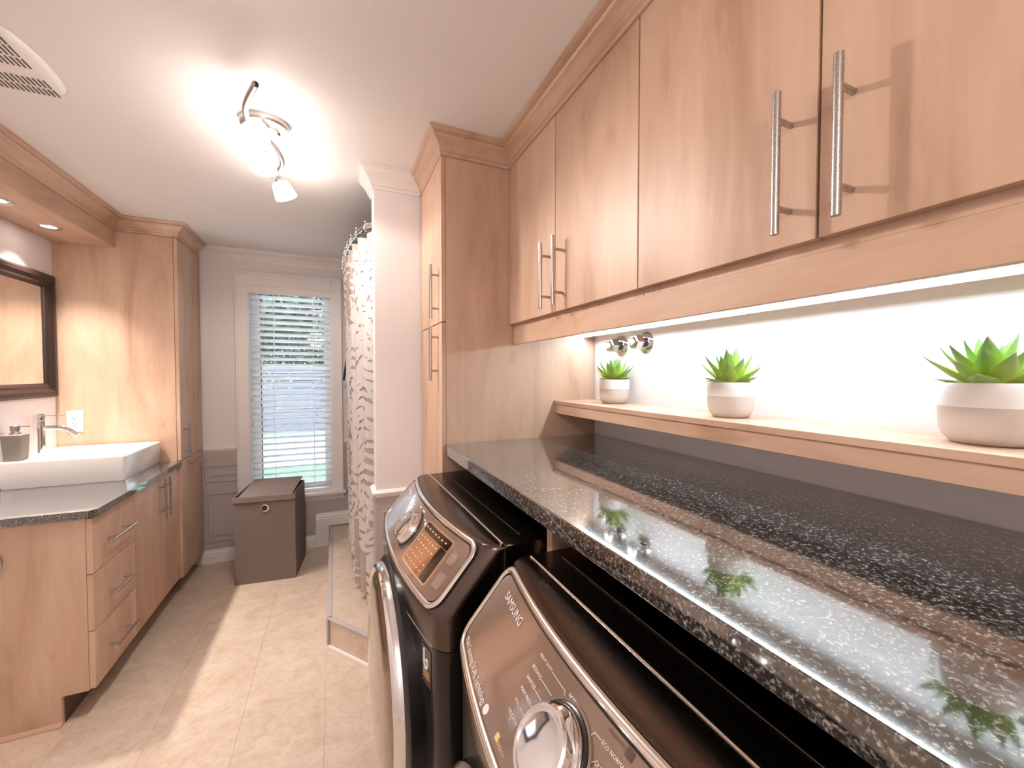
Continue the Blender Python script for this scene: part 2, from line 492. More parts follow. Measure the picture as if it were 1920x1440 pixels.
for a in ((WX0 + .012, fx0, ya, yb, WZ0 + .012, WZ1 - .012), (fx1, WX1 - .012, ya, yb, WZ0 + .012, WZ1 - .012), (fx0, fx1, ya, yb, WZ0 + .012, fz0), (fx0, fx1, ya, yb, fz1, WZ1 - .012)): m.box(*a)
obj('window_frame', m, 'vinyl', win, bevel=.003)
obj('pane', bx(fx0, fx1, YW + .105, YW + .109, fz0, fz1), 'glass', win)
obj('glazing_seal', bx(fx0, fx0 + .006, ya - .002, ya + .002, fz0, fz1), 'gap', win)

# venetian blind
bl = empty('venetian_blind', (-.30, YW + .03, WZ0)); tag(bl, 'white wooden venetian blind, slats tilted half open, in the window', 'blind')
m = MB(); m.sweep([(-.012, YW - .004), (-.588, YW - .004)], [(0, 1.937), (.012, 1.937), (.016, 1.945), (.016, 1.985), (.022, 1.995), (.022, 2.016), (0, 2.016)])
obj('blind_valance', m, 'trimw', bl, angle=17)
obj('head_rail', bx(WX0 + .016, WX1 - .016, YW + .005, YW + .055, 1.955, 2.004), 'blind', bl)
pitch, tilt = .0458, R(-24)
sm = None
nsl = 32
for i in range(nsl):
    zc = 1.918 - pitch * i
    if sm is None:
        mm = MB(); L2 = (WX1 - WX0) / 2 - .016; pr = []
        for k in range(7):
            t = -1 + 2 * k / 6; pr.append((t * .025, .0025 * (1 - t * t)))
        poly = [(a, b + .0014) for a, b in pr] + [(a, b - .0014) for a, b in pr[::-1]]
        ca, sa = math.cos(tilt), math.sin(tilt)
        poly = [(a * ca - b * sa, a * sa + b * ca) for a, b in poly]
        mm.prism(poly, 'x', -L2, L2); sm = finish(mm, 'slat', angle=40); sm.materials.append(M['blind'])
    o = bpy.data.objects.new('slat', sm); COL.objects.link(o); o.parent = bl
    o.location = Vector(((WX0 + WX1) / 2, YW + .032, zc)) - bl.location
obj('bottom_rail', bx(WX0 + .016, WX1 - .016, YW + .012, YW + .054, .437, .455), 'blind', bl, bevel=.003)
for xs in (WX0 + .165, WX1 - .135):
    m = MB(); m.tube([(xs, YW + .006, 1.95), (xs, YW + .006, .455)], .0014, 6); m.tube([(xs, YW + .060, 1.95), (xs, YW + .060, .455)], .0014, 6)
    obj('ladder_cord', m, 'blind', bl)
for xs, zt in ((-.556, 1.17), (-.494, 1.095), (-.556, .985)):
    m = MB(); m.tube([(xs, YW - .002, 1.93), (xs, YW - .002, zt)], .001, 5); cd = obj('pull_cord', m, 'blind', bl)
    m = MB(); m.lathe([(.002, .022), (.005, .018), (.007, 0), (.004, -.004)], 10, (xs, YW - .002, zt - .018)); obj('tassel', m, 'concrete', cd)

# ------------------------------------------------------------------ handles
def bar_handle(face, ymid, z0, z1, axis, out=-1, L=.21, r=.006, stand=.035, horiz=False, parent=None):
    """bar pull on a face X=face; out = -1 towards -X, +1 towards +X"""
    m = MB(); X = face + out * stand
    if not horiz:
        m.tube([(X, ymid, z0), (X, ymid, z1)], r, 14)
        pz = ((z1 - z0) * .19)
        for z in (z0 + pz, z1 - pz): m.tube([(X, ymid, z), (face, ymid, z)], r * .75, 10)
    else:
        y0, y1 = z0, z1; zz = ymid
        m.tube([(X, y0, zz), (X, y1, zz)], r, 14)
        py = (y1 - y0) * .19
        for y in (y0 + py, y1 - py): m.tube([(X, y, zz), (face, y, zz)], r * .75, 10)
    return obj('handle', m, 'nickel', parent, angle=40)

# ------------------------------------------------------------------ right-hand cabinets
XU = .643
UC = [(YT, 1.123, .741, 'maple wall cabinet over the worktop, next to the tall cabinet'),
      (.741, .362, -.02, 'maple wall cabinet above the largest-looking potted plant, farthest from the tall cabinet')]
for ya, ym, yb, lab in UC:
    e = empty('wall_cabinet', (.85, (ya + yb) / 2, 1.53)); tag(e, lab, 'cabinet', 'maple wall cabinets')
    obj('carcass', bx(XU + .019, XR - .002, yb + .001, ya - .001, 1.53, ZC - .003), 'wood', e)
    for k, (p, q) in enumerate(((ym, ya), (yb, ym))):
        d = obj('door', bx(XU, XU + .018, p + .002, q - .002, 1.547, 2.178), 'wood', e, bevel=.0012)
        hy = ym + .034 if k == 0 else ym - .046 if ya > 1 else ym - .042
        if k == 0 and ya < 1: hy = ym + .039
        bar_handle(XU, hy, 1.559, 1.769, 'z', -1, parent=d)
tag(obj('light_valance', bx(XU + .017, XU + .035, -.02, YT - .001, 1.468, 1.5295), 'woodh', bevel=.001), 'long maple valance board under the wall cabinets', 'valance')
WCROWN = [(0, -.078), (.007, -.078), (.009, -.070), (.007, -.064), (.012, -.060), (.015, -.048), (.026, -.034), (.037, -.026), (.041, -.020), (.039, -.015), (.050, -.011), (.056, -.006), (.056, 0), (0, 0)]
# crown along the wall cabinets and round the tall cabinet
m = MB(); m.sweep([(XU, -.02), (XU, YT), (.372, YT), (.372, YC - .002)], [(o, ZC - .001 + z) for o, z in WCROWN])
tag(obj('cabinet_crown', m, 'woodc', angle=17), 'moulded maple crown along the wall cabinets and tall cabinet', 'crown moulding')
# tall cabinet
tc = empty('tall_cabinet', (.7, 1.69, 0)); tag(tc, 'tall maple cabinet between the worktop and the wing wall', 'cabinet')
obj('side_panel', bx(.386, XR - .002, YT, YT + .018, 0, ZC - .079), 'wood', tc, bevel=.001)
obj('carcass', bx(.386, XR - .002, YT + .018, YC - .002, .1, ZC - .003), 'wood', tc)
obj('toe_kick', bx(.43, XR - .002, YT + .018, YC - .002, 0, .1), 'wood', tc)
d = obj('door', bx(.369, .385, YT + .002, YC - .006, 1.547, 2.163), 'wood', tc, bevel=.001); bar_handle(.369, 1.545, 1.562, 1.768, 'z', -1, stand=.03, parent=d)
d = obj('door', bx(.369, .385, YT + .002, YC - .006, .11, 1.543), 'wood', tc, bevel=.001); bar_handle(.369, 1.555, 1.322, 1.532, 'z', -1, stand=.03, parent=d)
# worktop, shelf, divider
tag(obj('worktop', bx(.379, XR - .001, -.06, YT - .001, 1.044, ZCT), 'granite', bevel=.003), 'speckled black stone worktop over the two laundry machines', 'worktop')
sh = empty('wall_shelf', (.95, .72, 1.183)); tag(sh, 'long maple shelf with a front lip above the black worktop', 'shelf')
obj('shelf_board', bx(.85, XR - .001, -.06, YT - .001, 1.221, 1.236), 'woodh', sh, bevel=.001)
obj('shelf_lip', bx(.856, .872, -.06, YT - .001, 1.183, 1.2205), 'woodh', sh, bevel=.001)
tag(obj('support_panel', bx(.42, XR - .002, .744, .766, 0, 1.0435), 'wood', bevel=.001), 'narrow maple panel under the worktop between the two laundry machines', 'panel')
tag(obj('support_panel', bx(.40, XR - .002, -.06, -.04, 0, 1.0435), 'wood', bevel=.001), 'maple end panel holding up the open end of the black worktop', 'panel')
# LED bar under the cabinets
lb = empty('led_light_bar', (.977, .73, 1.512)); tag(lb, 'slim white lit strip light under the wall cabinets', 'light')
obj('channel', bx(.958, .996, .0, YT - .01, 1.519, 1.5295), 'plastic_w', lb)
obj('diffuser', bx(.963, .991, .005, YT - .015, 1.513, 1.519), 'led', lb)
obj('cutoff_lip', bx(.9915, .9945, .0, YT - .01, 1.5075, 1.519), 'plastic_w', lb)  # unseen lip added to keep the strip's light off the wall top
# water valves
def valve(y, z, label):
    e = empty('water_valve', (XR, y, z)); tag(e, label, 'valve', 'chrome wall valves')
    m = MB(); m.lathe([(.040, 0), (.040, .003), (.033, .010), (.018, .014)], 28, (XR, y, z), '-x'); obj('escutcheon', m, 'valve', e)
    m = MB(); m.lathe([(.017, .010), (.017, .030)], 16, (XR, y, z), '-x'); obj('stem', m, 'slot', e)
    m = MB(); m.lathe([(.010, .028), (.029, .031), (.031, .038), (.027, .060), (.022, .065), (.006, .067)], 6, (XR, y, z), '-x'); obj('knob', m, 'valve', e, angle=20, bevel=.0015)
    m = MB(); m.lathe([(.012, .067), (.011, .0695)], 14, (XR, y, z), '-x'); obj('cap', m, 'plastic_w', e)
valve(1.312, 1.462, 'chrome hexagonal water valve on the wall nearest the tall cabinet')
valve(1.172, 1.466, 'chrome hexagonal water valve on the wall, away from the tall cabinet')

# ------------------------------------------------------------------ succulents
def leaf_mesh(L, Wd, curve):
    m = MB(); rows = []; n = 7
    for i in range(n):
        t = i / (n - 1)
        w = Wd * (0.42 + .58 * math.sin(min(1, t / .42) * math.pi / 2)) if t < .42 else Wd * (1 - ((t - .42) / .58) ** 1.35)
        w = max(w, .0003)
        y = L * t; z = curve * t * t * L
        th = .0022 * (1 - t) + .0004
        rows.append([(-w, y, z + w * .38), (-w * .5, y, z + w * .10 + th), (0, y, z + th), (w * .5, y, z + w * .10 + th), (w, y, z + w * .38), (w * .5, y, z + w * .06 - th), (0, y, z - th), (-w * .5, y, z + w * .06 - th)])
    m.grid(rows, closed_u=True)
    me = finish(m, 'leaf', angle=80); me.materials.append(M['leaf']); return me
leaf_kinds = [leaf_mesh(.068, .0145, .22), leaf_mesh(.060, .0135, .06), leaf_mesh(.046, .0105, .3)]
def succulent(x, y, s, label, seed, spread):
    rnd = random.Random(seed)
    e = empty('potted_succulent', (x, y, 1.236)); tag(e, label, 'potted plant', 'succulents on the maple shelf')
    r, h = .056 * s, .092 * s
    m = MB(); m.lathe([(.036 * s, 0), (.042 * s, .002), (.050 * s, .012), (.0545 * s, .026), (r, .056 * s)], 36, (x, y, 1.236)); obj('pot_base', m, 'concrete', e, angle=60)
    m = MB(); m.lathe([(r, .0562 * s), (r * 1.005, .07 * s), (r * .995, h - .004), (r * .97, h), (r * .92, h), (r * .90, h - .012), (r * .90, h - .018)], 36, (x, y, 1.236), caps=False)
    obj('pot_band', m, 'potw', e, angle=60)
    m = MB(); m.lathe([(0, h - .010), (r * .5, h - .009), (r * .9, h - .014), (r * .9, h - .03)], 24, (x, y, 1.236)); obj('gravel', m, 'soil', e)
    k = 0
    for ring, (n, el, li) in enumerate(((3, 80, 1), (5, 62, 0), (7, 42, 0), (7, 24, 0), (4, 11, 1))):
        for i in range(n):
            a = 2 * math.pi * (i + .5 * (ring % 2)) / n + rnd.uniform(-.18, .18)
            ee = R(el + rnd.uniform(-8, 8))
            o = bpy.data.objects.new('leaf', leaf_kinds[li]); COL.objects.link(o); o.parent = e
            o.rotation_euler = (Matrix.Rotation(a, 3, 'Z') @ Matrix.Rotation(ee, 3, 'X')).to_euler()
            o.location = (-math.sin(a) * .006 * s * (.4 + ring * .5), math.cos(a) * .006 * s * (.4 + ring * .5), h - .004 + .002 * (2 - ring))
            q = s * spread * rnd.uniform(.88, 1.1); o.scale = (q, q, q)
succulent(.985, 1.262, 1.0, 'small succulent in a two-tone pot beneath the chrome valves', 3, 1.18)
succulent(.958, .742, 1.0, 'succulent in a two-tone pot, middle one of the three on the shelf', 11, 1.25)
succulent(.975, .285, 1.08, 'succulent in a two-tone pot at the end of the shelf away from the valves', 23, 1.05)

# ------------------------------------------------------------------ laundry machines
MW, MBOW, MR = .343, .04, .034
def bowx(y): return MBOW * (1 - (y / MW) ** 2)
def endr(y):
    t = abs(y) - (MW - MR)
    return 0 if t <= 0 else MR - math.sqrt(max(0, MR * MR - t * t))
PXT, PXB, PZT, PZB = .315 - .60, .212 - .60, .980, .862
PN = Vector((-(PZT - PZB), 0, PXT - PXB)).normalized()
PE2 = Vector((PXT - PXB, 0, PZT - PZB)); PLEN = PE2.length; PE2 = PE2.normalized()
def panel(y, v, off=0.0):
    return Vector((PXB - bowx(y), y, PZB)) + PE2 * (PLEN * v) + PN * off
def front(y, z, off=0.0):
    return Vector((PXB - bowx(y) + endr(y) * .9 + .002 - off, y, z))
YST = [-MW + MR * (1 - math.cos(R(a))) for a in (0, 20, 40, 60, 80)]
YST = [-MW, -MW + .002, -MW + .006, -MW + .013, -MW + .022] + [-.31 + .62 * i / 16 for i in range(17)] + [MW - .022, MW - .013, MW - .006, MW - .002, MW]
def loft(fn, caps=True):
    m = MB(); rows = [fn(y) for y in YST]; n = len(rows[0]); m.grid(rows, closed_u=True)
    m.f.append(tuple(range(n))); e = (len(rows) - 1) * n; m.f.append(tuple(e + k for k in range(n))[::-1])
    return m
def console_prof(y):
    e = endr(y); b = bowx(y); xt, xb = PXT - b + e, PXB - b + e; xs = -.245; q = e * .25
    return [(x, y, z) for x, z in ((xs, .79), (xs, .9845 - q), (xs - .010, .9868 - q), ((xs + xt) / 2 + .004, .9885 - q), (xt + .012, .9885 - q), (xt + .004, .986 - q), (xt, .980 - q), (xb, .862), (xb - .0015, .852), (xb + .002, .79))]
def lower_prof(y):
    e = endr(y) * .9; x = PXB - bowx(y) + e + .002
    return [(a, y, z) for a, z in ((.43, .02), (.43, .7885), (x, .7885), (x, .10), (x + .03, .02))]
def rrect(y0, y1, v0, v1, r, n=6, sub=14):
    """closed loop of (y, v) with v in panel lengths; corner radius r in metres"""
    l0, l1 = v0 * PLEN, v1 * PLEN; pts = []
    for cy, cl, a0 in ((y1 - r, l1 - r, 0), (y0 + r, l1 - r, 90), (y0 + r, l0 + r, 180), (y1 - r, l0 + r, 270)):
        for k in range(n + 1):
            a = R(a0 + 90 * k / n); pts.append((cy + r * math.cos(a), (cl + r * math.sin(a)) / PLEN))
    out = []
    for i, p in enumerate(pts):
        q = pts[(i + 1) % len(pts)]; out.append(p)
        d = abs(q[0] - p[0])
        if d > .05:
            for k in range(1, sub): out.append((p[0] + (q[0] - p[0]) * k / sub, p[1] + (q[1] - p[1]) * k / sub))
    return out
def rpanel(y0, y1, v0, v1, r, off, th, n=26):
    """rounded slab lying on the console face"""
    l0, l1 = v0 * PLEN, v1 * PLEN; ys = []
    for k in range(7): ys.append(y0 + r * (1 - math.cos(R(90 * k / 6))))
    for k in range(1, n): ys.append(y0 + r + (y1 - y0 - 2 * r) * k / n)
    for k in range(7): ys.append(y1 - r * (1 - math.sin(R(90 * k / 6))) if False else y1 - r + r * math.sin(R(90 * k / 6)))
    up, lo = [], []
    for y in ys:
        dy = min(y - y0, y1 - y); ins = 0 if dy >= r else r - math.sqrt(max(0, r * r - (r - dy) ** 2))
        a, b = (l0 + ins) / PLEN, (l1 - ins) / PLEN
        if b - a < 1e-4: a, b = (a + b) / 2 - 5e-5, (a + b) / 2 + 5e-5
        up.append([panel(y, a + (b - a) * j / 4, off) for j in range(5)])
        lo.append([panel(y, a + (b - a) * j / 4, off - th) for j in range(5)])
    m = MB(); rows = [u + l[::-1] for u, l in zip(up, lo)]; m.grid(rows, closed_u=True)
    k = len(rows[0]); m.f.append(tuple(range(k))); e = (len(rows) - 1) * k; m.f.append(tuple(e + i for i in range(k))[::-1])
    return m
def on_panel(mb, y, v):
    p = panel(y, v); e1 = Vector((0, -1, 0)); mb.v = [tuple(p + e1 * a + PE2 * b + PN * c) for a, b, c in mb.v]; return mb
def text_flat(body):
    cu = bpy.data.curves.new('lettering', 'FONT'); cu.body = body; cu.size = 1.0; cu.resolution_u = 2
    o = bpy.data.objects.new('lettering', cu); COL.objects.link(o)
    bpy.context.view_layer.update()
    me = bpy.data.meshes.new_from_object(o.evaluated_get(bpy.context.evaluated_depsgraph_get()))
    vs = [v.co.copy() for v in me.vertices]; fs = [tuple(p.vertices) for p in me.polygons]
    bpy.data.objects.remove(o); bpy.data.curves.remove(cu); bpy.data.meshes.remove(me)
    w = max(v.x for v in vs); x0 = min(v.x for v in vs)
    return [((v.x - x0) / (w - x0), v.y) for v in vs], fs, w - x0
def text_panel(items, off, name, mat, parent):
    m = MB()
    for body, y0, y1, v, hs in items:
        vs, fs, w = text_flat(body); h = (y0 - y1) / w * hs
        m.add([panel(y0 + (y1 - y0) * a, v + b * h / PLEN, off) for a, b in vs], fs)
    return obj(name, m, mat, parent, local=True, fix=False)
def lines_panel(segs, off, w, name, mat, parent):
    m = MB()
    for pts in segs:
        for (ya, va), (yb, vb) in zip(pts, pts[1:]):
            n = max(1, int(abs(ya - yb) / .01)); dy, dl = yb - ya, (vb - va) * PLEN; L = math.hypot(dy, dl) or 1
            oy, ov = -dl / L * w / 2, dy / L * w / 2 / PLEN
            rows = [[panel(ya + dy * k / n + oy, va + (vb - va) * k / n + ov, off), panel(ya + dy * k / n - oy, va + (vb - va) * k / n - ov, off)] for k in range(n + 1)]
            m.grid(rows)
    return obj(name, m, mat, parent, local=True, fix=False)

def machine(loc, rz, label, kind):
    e = empty('laundry_machine', (*loc, 0), rz); tag(e, label, 'laundry machine')
    obj('console', loft(console_prof), 'body', e, local=True, angle=38)
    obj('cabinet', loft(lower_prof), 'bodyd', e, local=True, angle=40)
    tcv = obj('top_cover', bx(-.2445, .43, -MW, MW, .789, .984), 'body', e, local=True, bevel=.006)
    obj('top_inset', bx(-.19, .40, -.305, .305, .984, .9866), 'body', tcv, local=True, bevel=.0022)
    m = MB(); m.tube([(-.245, -MW + .012, .9845), (-.245, MW - .012, .9845)], .0022, 8); obj('seam_trim', m, 'chrome_pink', e, local=True)
    m = MB(); m.tube([(-.245, -MW - .0006, .982), (-.245, -MW - .0006, .80)], .0012, 6); m.tube([(-.245, MW + .0006, .982), (-.245, MW + .0006, .80)], .0012, 6)
    obj('seam_trim', m, 'chrome_pink', e, local=True)
    y0, y1 = -.318, .325
    obj('console_gap', rpanel(y0 - .004, y1 + .004, -.01, 1.04, .034, .0015, .004), 'gap', e, local=True)
    cp = obj('control_panel', rpanel(y0 + .012, y1 - .012, .075, .945, .026, .0042, .004), 'panel', e, local=True)
    # chrome surround, wide and flattened
    loop = rrect(y0 + .003, y1 - .003, .03, 1.0, .030)
    rows = []
    for i, (y, v) in enumerate(loop):
        p0, p1 = loop[i - 1], loop[(i + 1) % len(loop)]
        t = Vector((p1[0] - p0[0], (p1[1] - p0[1]) * PLEN)).normalized(); nx = Vector((t.y, -t.x))
        row = []
        for k in range(8):
            a = 2 * math.pi * k / 8; u = .0062 * math.cos(a); h = .0042 + .0034 * math.sin(a)
            row.append(panel(y + nx.x * u, v + nx.y * u / PLEN, h))
        rows.append(row)
    m = MB(); m.grid(rows, closed_u=True, closed_v=True); obj('console_trim', m, 'chrome_pink', e, local=True, angle=60)
    T = .0052
    ky, kv = (.002, .51) if kind == 'near' else (-.014, .53)
    kn = obj('dial', on_panel((lambda m: (m.lathe([(.0435, .004), (.0435, .014), (.041, .018), (.0395, .030), (.037, .033), (.0335, .033), (.032, .0315)], 40), m)[1])(MB()), ky, kv), 'chrome', e, local=True, angle=30)
    obj('dial_face', on_panel((lambda m: (m.lathe([(.0325, .0312), (.018, .0325), (0, .033)], 40), m)[1])(MB()), ky, kv), M['chrome'], kn, local=True, angle=60)
    obj('dial_base', on_panel((lambda m: (m.lathe([(.049, .0035), (.049, .007), (.046, .0085), (.0438, .0085)], 40), m)[1])(MB()), ky, kv), 'black', kn, local=True, angle=30)
    obj('dial_ring', on_panel((lambda m: (m.lathe([(.0443, .0095), (.0455, .012), (.0443, .0145)], 40, caps=False), m)[1])(MB()), ky, kv), 'chrome', kn, local=True, angle=60)
    obj('dial_ring', on_panel((lambda m: (m.lathe([(.0535, .0042), (.053, .006), (.0495, .006), (.049, .0042)], 40, caps=False), m)[1])(MB()), ky, kv), 'panel', kn, local=True, angle=60)
    if kind == 'near':
        text_panel([('SAMSUNG', .264, .178, .765, 1.0)], T, 'lettering', 'print_w', cp)
        text_panel([('HEAVY DUTY', .102, .067, .815, 1), ('BEDDING', .103, .076, .703, 1), ('SANITIZE', .102, .076, .612, 1), ('PERM PRESS', .100, .068, .517, 1), ('WOOL', .098, .084, .428, 1), ('DELICATES', .097, .070, .336, 1),
                    ('NORMAL', .024, .001, .826, 1), ('ECO NORMAL', -.042, -.078, .815, 1), ('QUICK DRY', -.046, -.078, .70, 1)], T, 'lettering', 'print_w', cp)
        text_panel([('SENSOR DRY', -.041, -.067, .903, 1)], T, 'lettering', 'print_d', cp)
        text_panel([('Multi Steaming DUAL Technology', .292, .147, .106, 1.35)], T, 'lettering', 'print_w', cp)
        lines_panel([[(.066, .825), (.032, .825), (.028, .79)], [(.075, .713), (.046, .715)], [(.075, .622), (.053, .622)], [(.067, .527), (.056, .527)], [(.083, .438), (.056, .438)],
                     [(-.026, .78), (-.030, .825), (-.040, .825)], [(-.042, .68), (-.045, .71)]], T, .0007, 'printed_line', 'print_w', cp)
        b = MB(); b.lathe([(.0062, .0044), (.0062, .0054)], 20); obj('badge', on_panel(b, .136, .135), 'print_w', cp, local=True)
        b = MB(); b.box(-.004, .004, -.004, .004, .0044, .0054); obj('badge', on_panel(b, .088, .15), 'print_a', cp, local=True)
        text_panel([('ENERGY', .083, .060, .125, 1)], T, 'lettering', 'print_a', cp)
        b = MB(); b.box(-.0045, .0045, -.0045, .0045, .0044, .0054); obj('badge', on_panel(b, -.073, .91), 'print_d', cp, local=True)
        # recessed display right of the dial
        obj('display_frame', rpanel(-.245, -.10, .17, .83, .008, .0052, .003), 'chrome_pink', cp, local=True)
        ds = obj('display', rpanel(-.241, -.104, .19, .81, .006, .0058, .002), 'screen', cp, local=True)
        obj('display_strip', rpanel(-.239, -.106, .66, .80, .004, .0062, .0006), 'screen_d', ds, local=True)
        lines_panel([[(-.112 - .02 * c, .28 + .1 * r_), (-.122 - .02 * c, .28 + .1 * r_)] for c in range(6) for r_ in range(4)], .0064, .0025, 'display_marks', 'print_a', ds)
    else:
        obj('display_frame', rpanel(-.243, -.078, .15, .87, .008, .0052, .003), 'chrome_pink', cp, local=True)
        ds = obj('display', rpanel(-.238, -.083, .175, .845, .006, .0060, .002), 'screen', cp, local=True)
        obj('display_strip', rpanel(-.237, -.084, .70, .84, .004, .0064, .0006), 'screen_d', ds, local=True)
        obj('display_strip', rpanel(-.237, -.205, .18, .69, .004, .0064, .0006), 'screen_d', ds, local=True)
        m = MB(); rnd = random.Random(4)
        for c in range(6):
            for r_ in range(5):
                yy = -.095 - c * .0185; vv = .24 + r_ * .095
                if rnd.random() < .85:
                    rows = [[panel(yy, vv, .0068), panel(yy, vv + .018, .0068)], [panel(yy - .006 - rnd.random() * .005, vv, .0068), panel(yy - .006 - rnd.random() * .005, vv + .018, .0068)]]
                    m.grid(rows)
        for c in range(7):
            yy = -.09 - c * .02; m.grid([[panel(yy, .765, .0068), panel(yy, .785, .0068)], [panel(yy - .009, .765, .0068), panel(yy - .009, .785, .0068)]])
        obj('display_marks', m, 'print_a', ds, local=True, fix=False)
        obj('button', rpanel(-.281, -.255, .58, .74, .004, .0062, .003), 'chrome_pink', cp, local=True)
        obj('button', rpanel(-.288, -.262, .24, .46, .004, .0062, .003), 'chrome_pink', cp, local=True)
        lines_panel([[(.10 - .0, .80 - .07 * k), (.085, .80 - .07 * k)] for k in range(8)] + [[(-.035, .80 - .07 * k), (-.058, .80 - .07 * k)] for k in range(8)] + [[(.04, .88), (.02, .88)], [(.0, .88), (-.02, .88)]], T, .003, 'printed_label', 'print_w', cp)
        text_panel([('SAMSUNG', .264, .178, .765, 1.0)], T, 'lettering', 'print_w', cp)
    # door
    xf = PXB - MBOW + .002
    dr = empty('door', (0, 0, 0)); dr.parent = e
    m = MB(); m.lathe([(.285, -.05), (.285, .006), (.276, .014), (.262, .016)], 56, (xf, 0, .555), '-x', caps=False)
    dr_m = obj('door', m, 'black', e, local=True, angle=40); bpy.data.objects.remove(dr)
    m = MB(); m.lathe([(.268, .004), (.269, .024), (.264, .034), (.257, .038), (.250, .036), (.246, .028)], 56, (xf, 0, .555), '-x', caps=False); obj('door_ring', m, 'chrome', dr_m, local=True, angle=40)
    m = MB(); m.lathe([(.249, .030), (.232, .040), (.18, .049), (.12, .054), (.05, .0565), (0, .057)], 56, (xf, 0, .555), '-x'); obj('door_glass', m, 'doorglass', dr_m, local=True, angle=60)
    if kind == 'far':
        m = MB()
        def patch(ya, yb, z0, z1, off):
            mm = MB(); mm.grid([[front(ya + (yb - ya) * i / 4, z0, off), front(ya + (yb - ya) * i / 4, z1, off)] for i in range(5)]); return mm
        st = obj('sticker', patch(-.262, -.305, .695, .775, .0012), 'label_b', e, local=True)
        mm = MB()
        pts = [(-.274, .768), (-.274, .750), (-.274, .740), (-.277, .733), (-.283, .730), (-.289, .733), (-.291, .740), (-.289, .747), (-.283, .749)]
        mm.tube([front(y, z, .0015) for y, z in pts], .0026, 6); obj('sticker_logo', mm, 'print_w', st, local=True)
        for k in range(3): obj('sticker_line', patch(-.268, -.298, .722 - k * .007, .7255 - k * .007, .0018), 'print_a', st, local=True)
        obj('sticker_band', patch(-.2625, -.3045, .6955, .7045, .0017), 'print_d', st, local=True)
        m = MB(); m.tube([front(y, .789, .0004) for y in [-.31 + .62 * k / 20 for k in range(21)]], .0012, 6); obj('seam_trim', m, 'chrome_pink', e, local=True)
    return e
machine((.60, .383), 0, 'dark bronze front-load dryer with a chrome dial, beside the open end of the worktop', 'near')
machine((.563, 1.128), R(1.4), 'dark bronze front-load washer with an amber display, next to the tall cabinet', 'far')

# ------------------------------------------------------------------ vanity
YE, XV, ZV = 2.075, -.87, .825
vn = empty('vanity_cabinet', (-1.13, 2.55, 0)); tag(vn, 'low maple vanity cabinet with three drawers and two doors', 'cabinet')
m = MB(); m.prism([(XL + .001, 0), (-.97, 0), (-.97, .113), (-.89, .113), (-.89, ZV - .031), (XL + .001, ZV - .031)], 'y', YE, YE + .018); obj('end_panel', m, 'wood', vn, bevel=.001)
obj('carcass', bx(XL + .001, -.912, YE + .0185, 3.019, .113, ZV - .031), 'wood', vn)
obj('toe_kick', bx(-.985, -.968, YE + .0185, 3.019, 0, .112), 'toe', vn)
m = MB(); m.sweep([(-.968, YE), (XL + .001, YE)], [(0, 0), (.012, 0), (.012, .006), (.004, .014), (0, .016)]); obj('foot_moulding', m, 'woodx', vn)
for z0, z1 in ((.571, .788), (.347, .567), (.118, .343)):
    d = obj('drawer', bx(-.889, XV, YE + .001, 2.434, z0, z1), 'wood', vn, bevel=.001)
    zz = {.571: .672, .347: .449, .118: .222}[z0]
    bar_handle(XV, zz, 2.155, 2.355, 'y', 1, r=.0055, stand=.034, horiz=True, parent=d)
for k, (a, b) in enumerate(((2.438, 2.742), (2.746, 3.017))):
    d = obj('door', bx(-.889, XV, a, b, .118, .788), 'wood', vn, bevel=.001)
    bar_handle(XV, 2.712 if k == 0 else 2.776, .572, .782, 'z', 1, r=.0055, stand=.034, parent=d)
m = MB(); m.prism([(XL + .001, YE - .022), (-.870, YE - .022), (-.852, YE - .004), (-.852, 3.019 + .0), (XL + .001, 3.019)], 'z', ZV - .03, ZV); tag(obj('worktop', m, 'granite', bevel=.002), 'speckled black stone top on the low vanity cabinet', 'worktop')
# towel ring on the vanity end
tr = empty('towel_ring', (-1.175, YE - .02, .67)); tag(tr, 'round brushed nickel towel ring on the end of the vanity', 'towel ring')
m = MB(); m.tube([(-1.175 + .0775 * math.cos(2 * math.pi * k / 40), YE - .040 , .672 + .0775 * math.sin(2 * math.pi * k / 40)) for k in range(42)], .005, 10, caps=False); obj('ring', m, 'nickel', tr)
m = MB(); m.lathe([(.026, .0005), (.026, .006), (.012, .010), (.010, .034), (.013, .040), (.013, .048)], 24, (-1.175, YE, .752), 'y'); obj('mount', m, 'nickel', tr)

# ------------------------------------------------------------------ tower beside the window
YTW, XTW = 3.02, -.855
tw = empty('linen_tower', (-1.13, 3.24, 0)); tag(tw, 'tall maple linen tower between the vanity and the window wall', 'cabinet')
obj('side_panel', bx(XL + .001, XTW - .020, YTW, YTW + .018, .1, 2.160), 'wood', tw, bevel=.001)
obj('carcass', bx(XL + .001, XTW - .020, YTW + .0185, YW - .018, .1, ZC - .003), 'wood', tw)
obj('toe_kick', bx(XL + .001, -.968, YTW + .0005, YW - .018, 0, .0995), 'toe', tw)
d = obj('door', bx(XTW - .018, XTW, YTW + .001, YW - .019, .827, 2.160), 'wood', tw, bevel=.001); bar_handle(XTW, 3.075, .838, 1.048, 'z', 1, r=.0055, stand=.034, parent=d)
d = obj('door', bx(XTW - .018, XTW, YTW + .001, YW - .019, .11, .823), 'wood', tw, bevel=.001); bar_handle(XTW, .775, 3.14, 3.35, 'y', 1, r=.0055, stand=.034, horiz=True, parent=d)
